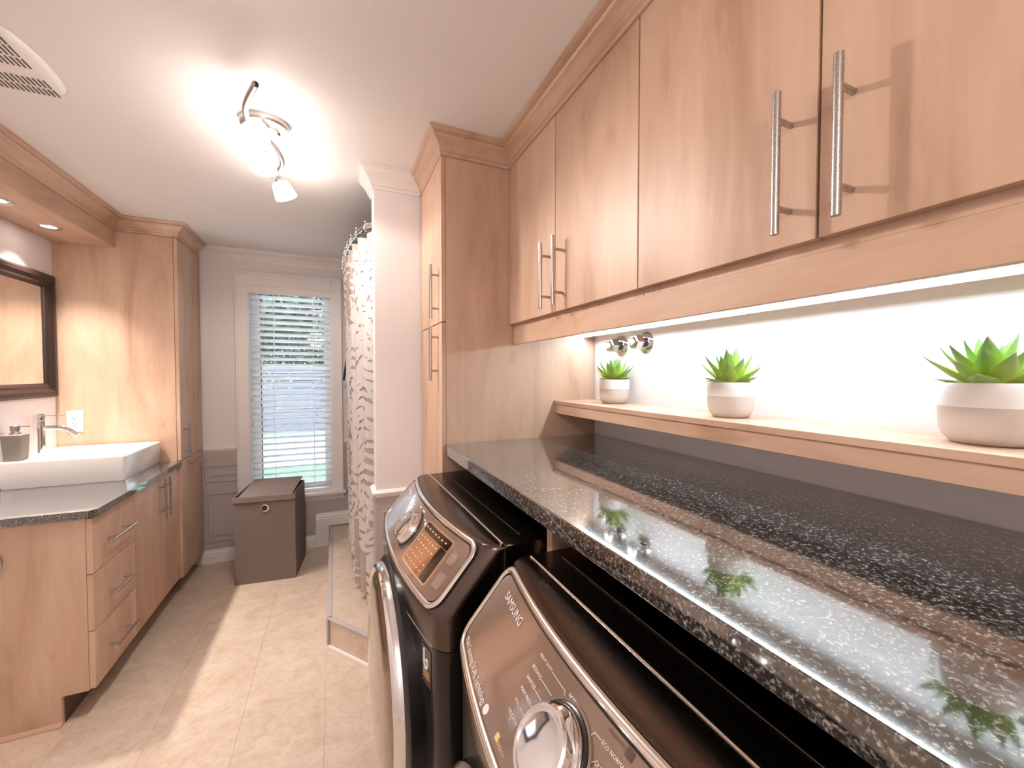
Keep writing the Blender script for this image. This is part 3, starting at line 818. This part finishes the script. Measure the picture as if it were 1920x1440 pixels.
# outlet
ou = empty('wall_outlet', (-1.32, YTW, 1.027)); tag(ou, 'white double wall outlet on the side of the linen tower', 'outlet')
obj('cover_plate', bx(-1.357, -1.287, YTW - .006, YTW, 1.027, 1.145), 'plastic_w', ou, bevel=.002)
ins = obj('socket_insert', bx(-1.340, -1.304, YTW - .009, YTW - .0062, 1.052, 1.120), 'plastic_w', ou, bevel=.001)
for zc in (1.070, 1.102):
    for dx in (-.007, .007): obj('slot', bx(-1.322 + dx - .0012, -1.322 + dx + .0012, YTW - .0098, YTW - .0088, zc, zc + .008), 'slot', ins)
    obj('slot', bx(-1.3245, -1.3195, YTW - .0098, YTW - .0088, zc - .008, zc - .004), 'slot', ins)

# ------------------------------------------------------------------ light bridge over the vanity
XB = -1.135
br = empty('light_bridge', (-1.27, 2.5, 2.066)); tag(br, 'maple light bridge with recessed downlights over the vanity mirror', 'light bridge')
obj('fascia', bx(XB - .018, XB, 1.93, YTW - .001, 2.066, ZC - .003), 'woodh', br, bevel=.001)
m = MB(); m.box(XL + .001, XB - .0185, 1.93, YTW - .001, 2.068, 2.084); obj('soffit_board', m, 'woodh', br)
obj('end_board', bx(XL + .001, XB - .0185, 1.93, 1.948, 2.0845, ZC - .003), 'wood', br)
m = MB(); m.sweep([(XTW, YW - .062), (XTW, YTW), (XB, YTW), (XB, 1.93)], [(o, ZC - .001 + z) for o, z in WCROWN])
tag(obj('tower_crown', m, 'woodc', angle=17), 'moulded maple crown along the light bridge and linen tower', 'crown moulding')
def pot(x, y, label):
    e = empty('downlight', (x, y, 2.068)); tag(e, label, 'light', 'downlights in the light bridge')
    m = MB(); m.lathe([(.028, -.0005), (.030, -.004), (.044, -.006), (.047, -.003), (.047, 0)], 32, (x, y, 2.068), caps=False); obj('trim_ring', m, 'chrome_pink', e)
    m = MB(); m.lathe([(0, -.0035), (.020, -.0032), (.0285, -.001)], 24, (x, y, 2.068), caps=False); obj('lens', m, 'potbulb', e)
    l = bpy.data.lights.new('downlight_beam', 'SPOT'); l.energy = L_POT; l.color = C_POT; l.spot_size = R(92); l.spot_blend = 1.0; l.shadow_soft_size = .028
    lo = bpy.data.objects.new('downlight_beam', l); COL.objects.link(lo); lo.parent = e; lo.location = (0, 0, -.012)
pot(-1.270, 2.725, 'lit round downlight in the light bridge, nearer the linen tower')
pot(-1.270, 2.395, 'lit round downlight in the light bridge, farther from the linen tower')

# ------------------------------------------------------------------ mirror
mr = empty('wall_mirror', (XL + .02, 2.5, 1.224)); tag(mr, 'rectangular mirror in a dark espresso frame above the sink', 'mirror')
my0, my1, mz0, mz1, fw = 2.05, 2.998, 1.226, 1.876, .074
FP = [(0, 0), (.016, 0), (.026, .012), (.026, .030), (.016, .048), (.018, .058), (.010, .070), (.004, .074), (0, .074)]
rows = []
for (y, z, sy, sz) in ((my0, mz0, 1, 1), (my1, mz0, -1, 1), (my1, mz1, -1, -1), (my0, mz1, 1, -1)):
    rows.append([(XL + .001 + h, y + sy * d, z + sz * d) for h, d in FP])
m = MB(); m.grid(rows, closed_u=True, closed_v=True); obj('frame', m, 'frame_d', mr, angle=17)
obj('mirror_glass', bx(XL + .001, XL + .005, my0 + .07, my1 - .07, mz0 + .07, mz1 - .07), 'mirror', mr)

# ------------------------------------------------------------------ sink
sk = empty('vessel_sink', (-1.17, 2.775, ZV)); tag(sk, 'white rectangular porcelain vessel sink on the vanity top', 'sink')
def rr(x0, x1, y0, y1, r, z, n=5):
    out = []
    for cx, cy, a0 in ((x1 - r, y1 - r, 0), (x0 + r, y1 - r, 90), (x0 + r, y0 + r, 180), (x1 - r, y0 + r, 270)):
        for k in range(n + 1):
            a = R(a0 + 90 * k / n); out.append((cx + r * math.cos(a), cy + r * math.sin(a), z))
    return out
X0, X1, Y0, Y1 = XL + .004, -.942, 2.555, 3.008; ZT = .952
m = MB(); rows = [rr(X0 + .012, X1 - .012, Y0 + .012, Y1 - .006, .014, ZV + .0005), rr(X0 + .006, X1 - .008, Y0 + .008, Y1 - .004, .018, ZV + .012), rr(X0, X1, Y0, Y1, .018, ZT - .008), rr(X0 + .001, X1 - .001, Y0 + .001, Y1 - .001, .018, ZT - .003), rr(X0 + .004, X1 - .004, Y0 + .004, Y1 - .004, .018, ZT),
                  rr(X0 + .115, X1 - .030, Y0 + .030, Y1 - .030, .03, ZT - .002), rr(X0 + .120, X1 - .035, Y0 + .036, Y1 - .036, .035, ZT - .010), rr(X0 + .135, X1 - .060, Y0 + .065, Y1 - .065, .05, ZV + .05), rr(X0 + .17, X1 - .10, Y0 + .11, Y1 - .11, .05, ZV + .035)]
m.grid(rows, closed_u=True); n = len(rows[0]); m.f.append(tuple(range(n))[::-1]); e_ = (len(rows) - 1) * n; m.f.append(tuple(e_ + k for k in range(n)))
obj('basin', m, 'porcelain', sk, angle=50)
m = MB(); m.lathe([(.022, 0), (.022, .003), (.012, .004), (0, .004)], 20, (-1.13, 2.78, ZV + .0355)); obj('drain', m, 'chrome', sk)
# faucet
FX, FY = -1.352, 2.782
fc = empty('faucet', (FX, FY, ZT)); tag(fc, 'tall chrome single-lever faucet on the sink deck', 'faucet')
def ell(z, a, b, n=20): return [(FX + a * math.cos(2 * math.pi * k / n), FY + b * math.sin(2 * math.pi * k / n), z) for k in range(n)]
m = MB(); rows = [ell(ZT + .0, .026, .024), ell(ZT + .004, .026, .024), ell(ZT + .006, .023, .020), ell(ZT + .09, .021, .018), ell(ZT + .15, .023, .019), ell(ZT + .165, .023, .019)]
m.grid(rows, closed_u=True); m.f.append(tuple(range(20))[::-1]); m.f.append(tuple(100 + k for k in range(20))); obj('body', m, 'chrome', fc, angle=40)
m = MB(); rows = [ell(ZT + .167, .022, .018), ell(ZT + .185, .024, .0195), ell(ZT + .194, .023, .019), ell(ZT + .197, .015, .012)]
m.grid(rows, closed_u=True); m.f.append(tuple(range(20))[::-1]); m.f.append(tuple(60 + k for k in range(20))); lv = obj('cap', m, 'chrome', fc, angle=40)
m = MB(); m.prism([(FX + .0, ZT + .194), (FX + .02, ZT + .191), (FX + .096, ZT + .187), (FX + .096, ZT + .184), (FX + .02, ZT + .186), (FX, ZT + .188)], 'y', FY - .010, FY + .010); obj('lever', m, 'chrome', fc, bevel=.001)
m = MB(); path = []
for k in range(13):
    t = k / 12; path.append((FX + .015 + .125 * t, FY, ZT + .128 - .045 * max(0, (t - .45) / .55) ** 1.7))
m.tube(path, [.0125 - .002 * k / 12 for k in range(13)], 14); obj('spout', m, 'chrome', fc, angle=50)
# soap dispenser
SX, SY = -1.350, 2.612
sd = empty('soap_dispenser', (SX, SY, ZT)); tag(sd, 'grey stone soap dispenser with a chrome pump beside the faucet', 'soap dispenser')
m = MB(); rows = [rr(SX - .029, SX + .029, SY - .029, SY + .029, .006, ZT), rr(SX - .034, SX + .034, SY - .034, SY + .034, .007, ZT + .116), rr(SX - .031, SX + .031, SY - .031, SY + .031, .006, ZT + .119)]
m.grid(rows, closed_u=True); n = len(rows[0]); m.f.append(tuple(range(n))[::-1]); m.f.append(tuple(2 * n + k for k in range(n))); obj('bottle', m, 'soap', sd, angle=40)
m = MB(); m.lathe([(.019, 0), (.019, .006), (.014, .009), (.012, .016), (.016, .018), (.016, .038), (.014, .040)], 20, (SX, SY, ZT + .119)); pm = obj('pump', m, 'nickel', sd, angle=40)
m = MB(); m.tube([(SX + .01, SY, ZT + .155), (SX + .05, SY, ZT + .153)], .0028, 8); obj('nozzle', m, 'nickel', pm)

# ------------------------------------------------------------------ hamper
hp = empty('laundry_hamper', (-.405, 3.175, 0), R(-6)); tag(hp, 'taupe fabric laundry hamper with an eyelet, under the window', 'hamper')
hw, hd, hh, t = .175, .170, .558, .008
m = MB(); m.box(-hw, hw, -hd, -hd + t, 0, hh); m.box(-hw, hw, hd - t, hd, 0, hh + .01)
m.box(-hw, -hw + t, -hd + t, hd - t, 0, hh + .01); m.box(hw - t, hw, -hd + t, hd - t, 0, hh + .01); m.box(-hw + t, hw - t, -hd + t, hd - t, 0, t)
obj('body', m, 'hamper', hp, local=True, bevel=.002)
obj('lining', bx(-hw + t, hw - t, -hd + t, hd - t, t, .50), 'hamper_in', hp, local=True)
m = MB(); m.prism([(-hd - .012, hh - .030), (-hd - .004, hh - .030), (-hd - .004, hh + .004), (hd - .012, hh + .034), (hd - .012, hh + .042), (-hd - .008, hh + .014), (-hd - .014, hh + .006)], 'x', -hw + .034, hw - .012)
m.v = [(a, b, c) for a, b, c in m.v]
ld = obj('lid', m, 'hamper_lid', hp, local=True, bevel=.002)
m = MB(); m.box(-hw - .004, -hw + .036, -hd - .012, -hd - .003, hh - .028, hh + .008); m.box(hw - .012, hw + .004, -hd - .012, -hd - .003, hh - .028, hh + .008); obj('lid_edge', m, 'hamper_lid', ld, local=True, bevel=.002)
m = MB(); m.lathe([(.0165, .006), (.0245, .005), (.0265, 0)], 28, (0, -hd - .0, hh - .075), 'y', caps=False); m.lathe([(.0165, .006), (.0165, -.001)], 28, (0, -hd, hh - .075), 'y', caps=False); ey = obj('eyelet', m, 'chrome_pink', hp, local=True)
m = MB(); m.lathe([(0, .001), (.017, .001)], 28, (0, -hd, hh - .075), 'y', caps=False); obj('eyelet_hole', m, 'slot', ey, local=True)

# ------------------------------------------------------------------ ceiling fan grille
vt = empty('ceiling_vent', (-.955, 1.635, ZC)); tag(vt, 'white slotted exhaust fan cover on the ceiling', 'vent')
vx0, vx1, vy0, vy1 = -1.075, -.770, 1.475, 1.768
m = MB(); 
def vr(ins, z):
    pts = rr(vx0 + ins, vx1 - ins, vy0 + ins, vy1 - ins, .035, z, 6)
    cx, cy = (vx0 + vx1) / 2, (vy0 + vy1) / 2; out = []
    fine = []
    for i, p in enumerate(pts):
        q = pts[(i + 1) % len(pts)]; n_ = 10 if (Vector(q) - Vector(p)).length > .05 else 1
        fine += [tuple(Vector(p).lerp(Vector(q), k / n_)) for k in range(n_)]
    for x, y, zz in fine:      # sides bulge gently
        bx_ = .024 * max(0, 1 - ((y - cy) / (vy1 - cy)) ** 2); by_ = .010 * max(0, 1 - ((x - cx) / (vx1 - cx)) ** 2)
        out.append((x + bx_ * (1 if x > cx else -1), y + by_ * (1 if y > cy else -1), zz))
    return out
rows = [vr(0, ZC - .0005), vr(.002, ZC - .010), vr(.012, ZC - .018), vr(.03, ZC - .022)]
m.grid(rows, closed_u=True); n = len(rows[0]); m.f.append(tuple(3 * n + k for k in range(n))); obj('cover', m, 'plastic_w', vt, angle=50)
for (ya, yb) in ((1.500, 1.526), (1.532, 1.573), (1.582, 1.620), (1.671, 1.709), (1.717, 1.752)):
    xs = vx1 - .012
    sl = None
    k = 0
    while xs > vx0 + .03:
        obj('slot', bx(xs - .0015, xs + .0015, ya, yb, ZC - .0235, ZC - .0218), 'slot', vt); xs -= .0115

# ------------------------------------------------------------------ ceiling lamp with three shades
cl = empty('ceiling_spot_lamp', (-.215, 1.68, ZC)); tag(cl, 'brushed nickel ceiling lamp with a wavy bar and three lit glass shades', 'ceiling lamp')
m = MB(); rows = []
for a, b, z in ((.075, .062, ZC - .0005), (.078, .064, ZC - .016), (.074, .060, ZC - .024), (.05, .04, ZC - .026)):
    rows.append([(-.218 + a * math.cos(2 * math.pi * k / 32), 1.672 + b * math.sin(2 * math.pi * k / 32), z) for k in range(32)])
m.grid(rows, closed_u=True); m.f.append(tuple(96 + k for k in range(32))); obj('ceiling_plate', m, 'nickel', cl, angle=40)
m = MB(); m.lathe([(.005, 0), (.004, -.003), (0, -.0035)], 12, (-.176, 1.690, ZC - .026)); obj('plate_screw', m, 'slot', cl)
def wavy(ph, y0, y1, amp, n=40): return [(-.215 + amp * math.sin(ph + 2 * math.pi * (y0 + (y1 - y0) * k / n - 1.67) / .52), y0 + (y1 - y0) * k / n, ZC - .062 + .004 * math.cos(k * .3)) for k in range(n + 1)]
m = MB(); m.tube(wavy(0, 1.375, 1.98, .036), .0095, 12); bar = obj('wavy_bar', m, 'nickel', cl, angle=50)
m = MB(); m.lathe([(0, .0), (.0085, .0)], 12, (0, 0, 0), 'y', caps=False)
p0 = wavy(0, 1.375, 1.98, .036)[0]; m.v = [(p0[0] + a, p0[1] - .0006, p0[2] + c) for a, b, c in m.v]; obj('bar_end', m, 'slot', bar)
m = MB(); m.tube(wavy(math.pi, 1.70, 2.06, .030), .0065, 10); obj('wavy_bar', m, 'nickel', cl, angle=50)
m = MB(); m.tube([(-.215, 1.67, ZC - .02), (-.215, 1.67, ZC - .058)], .009, 12); obj('stem', m, 'nickel', cl)
def shade(x, y, ax, k_=1.0, cone=172, bl_=.25):
    d = Vector(ax).normalized(); q = Vector((0, 0, -1)).rotation_difference(d).to_matrix()
    o = Vector((x, y, ZC - .062))
    def tr(mb): mb.v = [tuple(o + q @ Vector(p)) for p in mb.v]; return mb
    m = MB(); m.lathe([(.006, 0), (.006, -.014), (.015, -.016), (.016, -.030), (.014, -.032)], 16); hd_ = obj('shade_holder', tr(m), 'nickel', cl, angle=40)
    m = MB(); m.lathe([(.017, -.026), (.030, -.030), (.0335, -.036), (.0435, -.088), (.0425, -.0905), (.030, -.091), (0, -.091)], 20); obj('glass_shade', tr(m), 'bulb', cl, angle=40)
    l = bpy.data.lights.new('shade_beam', 'SPOT'); l.energy = L_SPOT * k_; l.color = C_GLOBE; l.spot_size = R(cone); l.spot_blend = bl_; l.shadow_soft_size = .035
    lo = bpy.data.objects.new('shade_beam', l); COL.objects.link(lo); lo.parent = cl; lo.location = o + d * .097 - Vector(cl.location)
    lo.rotation_euler = Vector((0, 0, -1)).rotation_difference(d).to_euler()
shade(-.223, 1.590, (-.05, -.62, -.75), 1.6, 150, .5)
shade(-.232, 1.728, (.02, .05, -1), .7)
shade(-.214, 1.955, (.38, .12, -.9), .20)

# added fill lamp, unseen behind the viewer, lifts the ceiling and shaded sides
rl = empty('fill_lamp', (-.30, -.85, ZC)); tag(rl, 'added opal globe fill lamp, unseen behind the viewer', 'ceiling lamp')
m = MB(); m.lathe([(.06, -.0005), (.06, -.02), (.02, -.028)], 28, (-.30, -.85, ZC)); obj('canopy', m, 'nickel', rl)
m = MB(); m.tube([(-.30, -.85, ZC - .02), (-.30, -.85, ZC - .16)], .006, 10); obj('rod', m, 'nickel', rl)
m = MB(); m.lathe([(.14 * math.sin(R(a)) if 4 < a < 176 else .001, -.28 + .14 * math.cos(R(a))) for a in [180 * k / 14 for k in range(15)]], 24, (-.30, -.85, ZC), caps=False); obj('opal_globe', m, 'fillglass', rl, angle=80)

# ------------------------------------------------------------------ shower curtain
def rodpt(Y):
    t = (Y - 2.0) / (3.47 - 2.0); t = min(max(t, 0), 1)
    return .192 - .128 * math.sin(math.pi * t) ** .45
rod_pts = [(rodpt(2.006 + (YW - .004 - 2.006) * k / 40), 2.006 + (YW - .004 - 2.006) * k / 40, 2.05) for k in range(41)]
m = MB(); m.tube(rod_pts, .0125, 14); rd = obj('curtain_rod', m, 'chrome', angle=60); tag(rd, 'curved chrome shower curtain rod by the wing wall', 'curtain rod')
cur_pts = [Vector((rodpt(Y), Y)) for Y in [2.009 + (3.25 - 2.009) * (k / 200) ** 1.5 for k in range(201)]]
acc = [0]
for a, b in zip(cur_pts, cur_pts[1:]): acc.append(acc[-1] + (b - a).length)
CL = acc[-1]
def path_at(s):
    s = min(max(s, 0), CL); lo, hi = 0, len(acc) - 1
    while hi - lo > 1:
        mid = (lo + hi) // 2
        if acc[mid] <= s: lo = mid
        else: hi = mid
    f = (s - acc[lo]) / (acc[hi] - acc[lo] or 1); p = cur_pts[lo].lerp(cur_pts[hi], f); d = (cur_pts[hi] - cur_pts[lo]).normalized()
    return p, Vector((-d.y, d.x))
def curtain_pt(s, z, off=0.0):
    p, n = path_at(s); k = (2.0 - z) / 1.85
    amp = .012 + .016 * min(1, k * 1.5)
    w = math.sin(s * 2 * math.pi / .118 + .8 * math.sin(z * 1.1) + .5 * math.sin(s * 9)) + .16 * math.sin(s * 2 * math.pi / .053 + z * 1.7)
    dw = .022 * k
    q = p + n * (amp * w + dw * -.0 + off)
    x = q.x + .044 * max(k, 0) ** .5
    return Vector((x, q.y + .02 * k * (.5 - s / CL), z))
ct = empty('shower_curtain', (.09, 2.5, HP)); tag(ct, 'beige shower curtain with white palm leaf print on the curved rod', 'curtain')
Zt = 2.02; nS, nZ = 260, 40
def zb(s): return HP + .028 + .012 * math.sin(s * 7)
rows = []
for j in range(nZ + 1):
    row = []
    for i in range(nS + 1):
        s = CL * i / nS; top = Zt - .012 * abs(math.sin(math.pi * s / .118)) - .004
        row.append(curtain_pt(s, zb(s) + (top - zb(s)) * j / nZ))
    rows.append(row)
m = MB(); m.grid(rows); obj('cloth', m, 'curtain', ct, angle=80, fix=False)
m = MB(); rnd = random.Random(5)
def leaflet(s0, z0, ang, L, wd, lift=0.0):
    rowsL = []; n = max(5, int(L / .0075))
    ca, sa = math.cos(ang), math.sin(ang)
    for i in range(n + 1):
        t = i / n; w = wd * math.sin(math.pi * min(1, t * 1.0)) ** .7 * (1 - .25 * t) + .0008
        bend = .12 * L * t * t
        row = []
        for j in (-1, -.33, .33, 1):
            a, b = L * t, w * j - bend
            s = s0 + a * ca - b * sa; z = z0 + a * sa + b * ca
            row.append((s, z))
        if all(.002 < s < CL - .002 and zb(s) + .004 < z < Zt - .025 for s, z in row): rowsL.append([curtain_pt(s, z, .0032 + lift) for s, z in row])
        elif len(rowsL) > 1: break
        else: rowsL = []
    if len(rowsL) > 1: m.grid(rowsL)
def frond(s0, z0, ang, L, n=9, wd=.0175):
    for k in range(n):
        t = (k + .6) / n; a = L * t
        s, z = s0 + a * math.cos(ang), z0 + a * math.sin(ang); ll = L * (.50 - .22 * abs(t - .35))
        for sg in (1, -1): leaflet(s, z, ang + sg * R(62 - 30 * t), ll, wd * (1.1 - .35 * t))
    leaflet(s0, z0, ang, L * 1.18, .006); leaflet(s0 + L * math.cos(ang), z0 + L * math.sin(ang), ang, L * .3, wd * .8)
for j in range(9):
    for i in range(5):
        frond(.06 + i * .30 + (.15 if j % 2 else 0) + rnd.uniform(-.05, .05), .12 + j * .225 + rnd.uniform(-.05, .05), R(rnd.choice((60, 75, 95, 115, 130, 250, 290)) + rnd.uniform(-12, 12)), rnd.uniform(.36, .48))
for j in range(7):
    frond(.05 + .09 * (j % 2) + rnd.uniform(-.02, .03), .16 + j * .27, R(rnd.choice((70, 100, 120, 80))), rnd.uniform(.30, .38), 8, .015)
lp = obj('leaf_print', m, 'leafprint', ct, angle=80, fix=False)
i = 0; s = .04
while s < CL:
    p, n = path_at(s)
    mm = MB(); mm.tube([(p.x + .0, p.y, 2.05) for _ in (0,)] * 1 + [(p.x + .017 * math.cos(a), p.y, 2.046 + .020 * math.sin(a)) for a in [R(-90 + 30 * k) for k in range(12)]] if False else [(p.x + .016 * math.cos(R(-80 + 28 * k)), p.y + .003 * k / 12, 2.044 + .021 * math.sin(R(-80 + 28 * k))) for k in range(13)], .0022, 7)
    rg = obj('curtain_ring', mm, 'chrome', ct, angle=60)
    mm = MB(); mm.lathe([(0, -.006), (.0045, -.004), (.006, 0), (.0045, .004), (0, .006)], 10, (p.x - .010, p.y, 2.071)); obj('ring_bead', mm, 'chrome', rg, angle=80)
    s += .118

# black script sign on the window wall, mostly behind the curtain
sg = empty('script_sign', (.13, YW - .006, 1.2)); tag(sg, 'black script word sign on the wall between window and curtain', 'sign')
def stroke(pts, r):
    m = MB(); q = []
    for a, b in zip(pts, pts[1:]):
        for k in range(4): t = k / 4; q.append((a[0] + (b[0] - a[0]) * t, YW - .006, a[1] + (b[1] - a[1]) * t))
    q.append((pts[-1][0], YW - .006, pts[-1][1])); m.tube(q, r, 6); return m
obj('letter', stroke([(.064, 1.30), (.070, 1.36), (.082, 1.44), (.090, 1.455), (.094, 1.43), (.084, 1.385), (.074, 1.345), (.088, 1.365), (.100, 1.375), (.094, 1.33), (.086, 1.27), (.082, 1.245), (.096, 1.24)], .0075), 'black', sg)
obj('letter', stroke([(.14, 1.26), (.15, 1.35), (.17, 1.36), (.18, 1.30), (.19, 1.255), (.205, 1.265)], .0075), 'black', sg)

# ------------------------------------------------------------------ outside
ZG = -.5
struct(obj('ground_lawn', bx(-14, 14, YO + .3, 9.2, ZG - .2, ZG), 'grass'), 'green lawn outside the window')
struct(obj('ground_driveway', bx(-14, 14, 9.2, 40, ZG - .2, ZG - .0), 'concrete_out'), 'pale driveway beyond the lawn')
fe = empty('board_fence', (-1.5, 14.7, ZG)); tag(fe, 'grey horizontal board fence beyond the driveway', 'fence')
for k in range(9): obj('board', bx(-9, 6, 14.66, 14.70, ZG + .02 + k * .23, ZG + .235 + k * .23), 'siding', fe, bevel=.01, seg=1)
for k in range(8): obj('post', bx(-9 + k * 2.1, -8.9 + k * 2.1, 14.70, 14.80, ZG, ZG + 2.15), 'siding', fe)
def tree(x, y, h, r, label, seed, n):
    rnd = random.Random(seed); e = empty('garden_tree', (x, y, ZG)); tag(e, label, 'tree', 'trees outside the window')
    m = MB(); m.tube([(x, y, ZG), (x + .05, y, ZG + h * .4), (x - .05, y, ZG + h * .75)], [.14, .10, .05], 8); obj('trunk', m, 'bark', e)
    m = MB()
    for _ in range(n):
        d = Vector((rnd.gauss(0, 1), rnd.gauss(0, 1), rnd.gauss(0, 1))).normalized() * (rnd.random() ** .4) * r
        c = Vector((x, y, ZG + h * .72)) + Vector((d.x, d.y, d.z * .8)); a = Vector((rnd.gauss(0, 1), rnd.gauss(0, 1), rnd.gauss(0, .6))).normalized() * .16; b = a.orthogonal().normalized() * .07
        m.add([c - a, c + b, c + a, c - b], [(0, 1, 2, 3)])
    o = obj('foliage', m, 'foliage', e, fix=False); o['kind'] = 'stuff'
tree(-3.0, 16.9, 6.0, 2.4, 'broad dark green tree behind the fence, left of the blind cords', 1, 7500)
tree(1.9, 16.9, 6.4, 2.5, 'tall dark green tree behind the fence, right side of the window', 2, 7500)
tree(-8.4, 19.5, 6.5, 2.6, 'far green tree behind the fence at its far left end', 3, 2500)
tree(-1.0, 24.5, 4.4, 3.6, 'low dark green tree far behind the fence', 4, 9000)
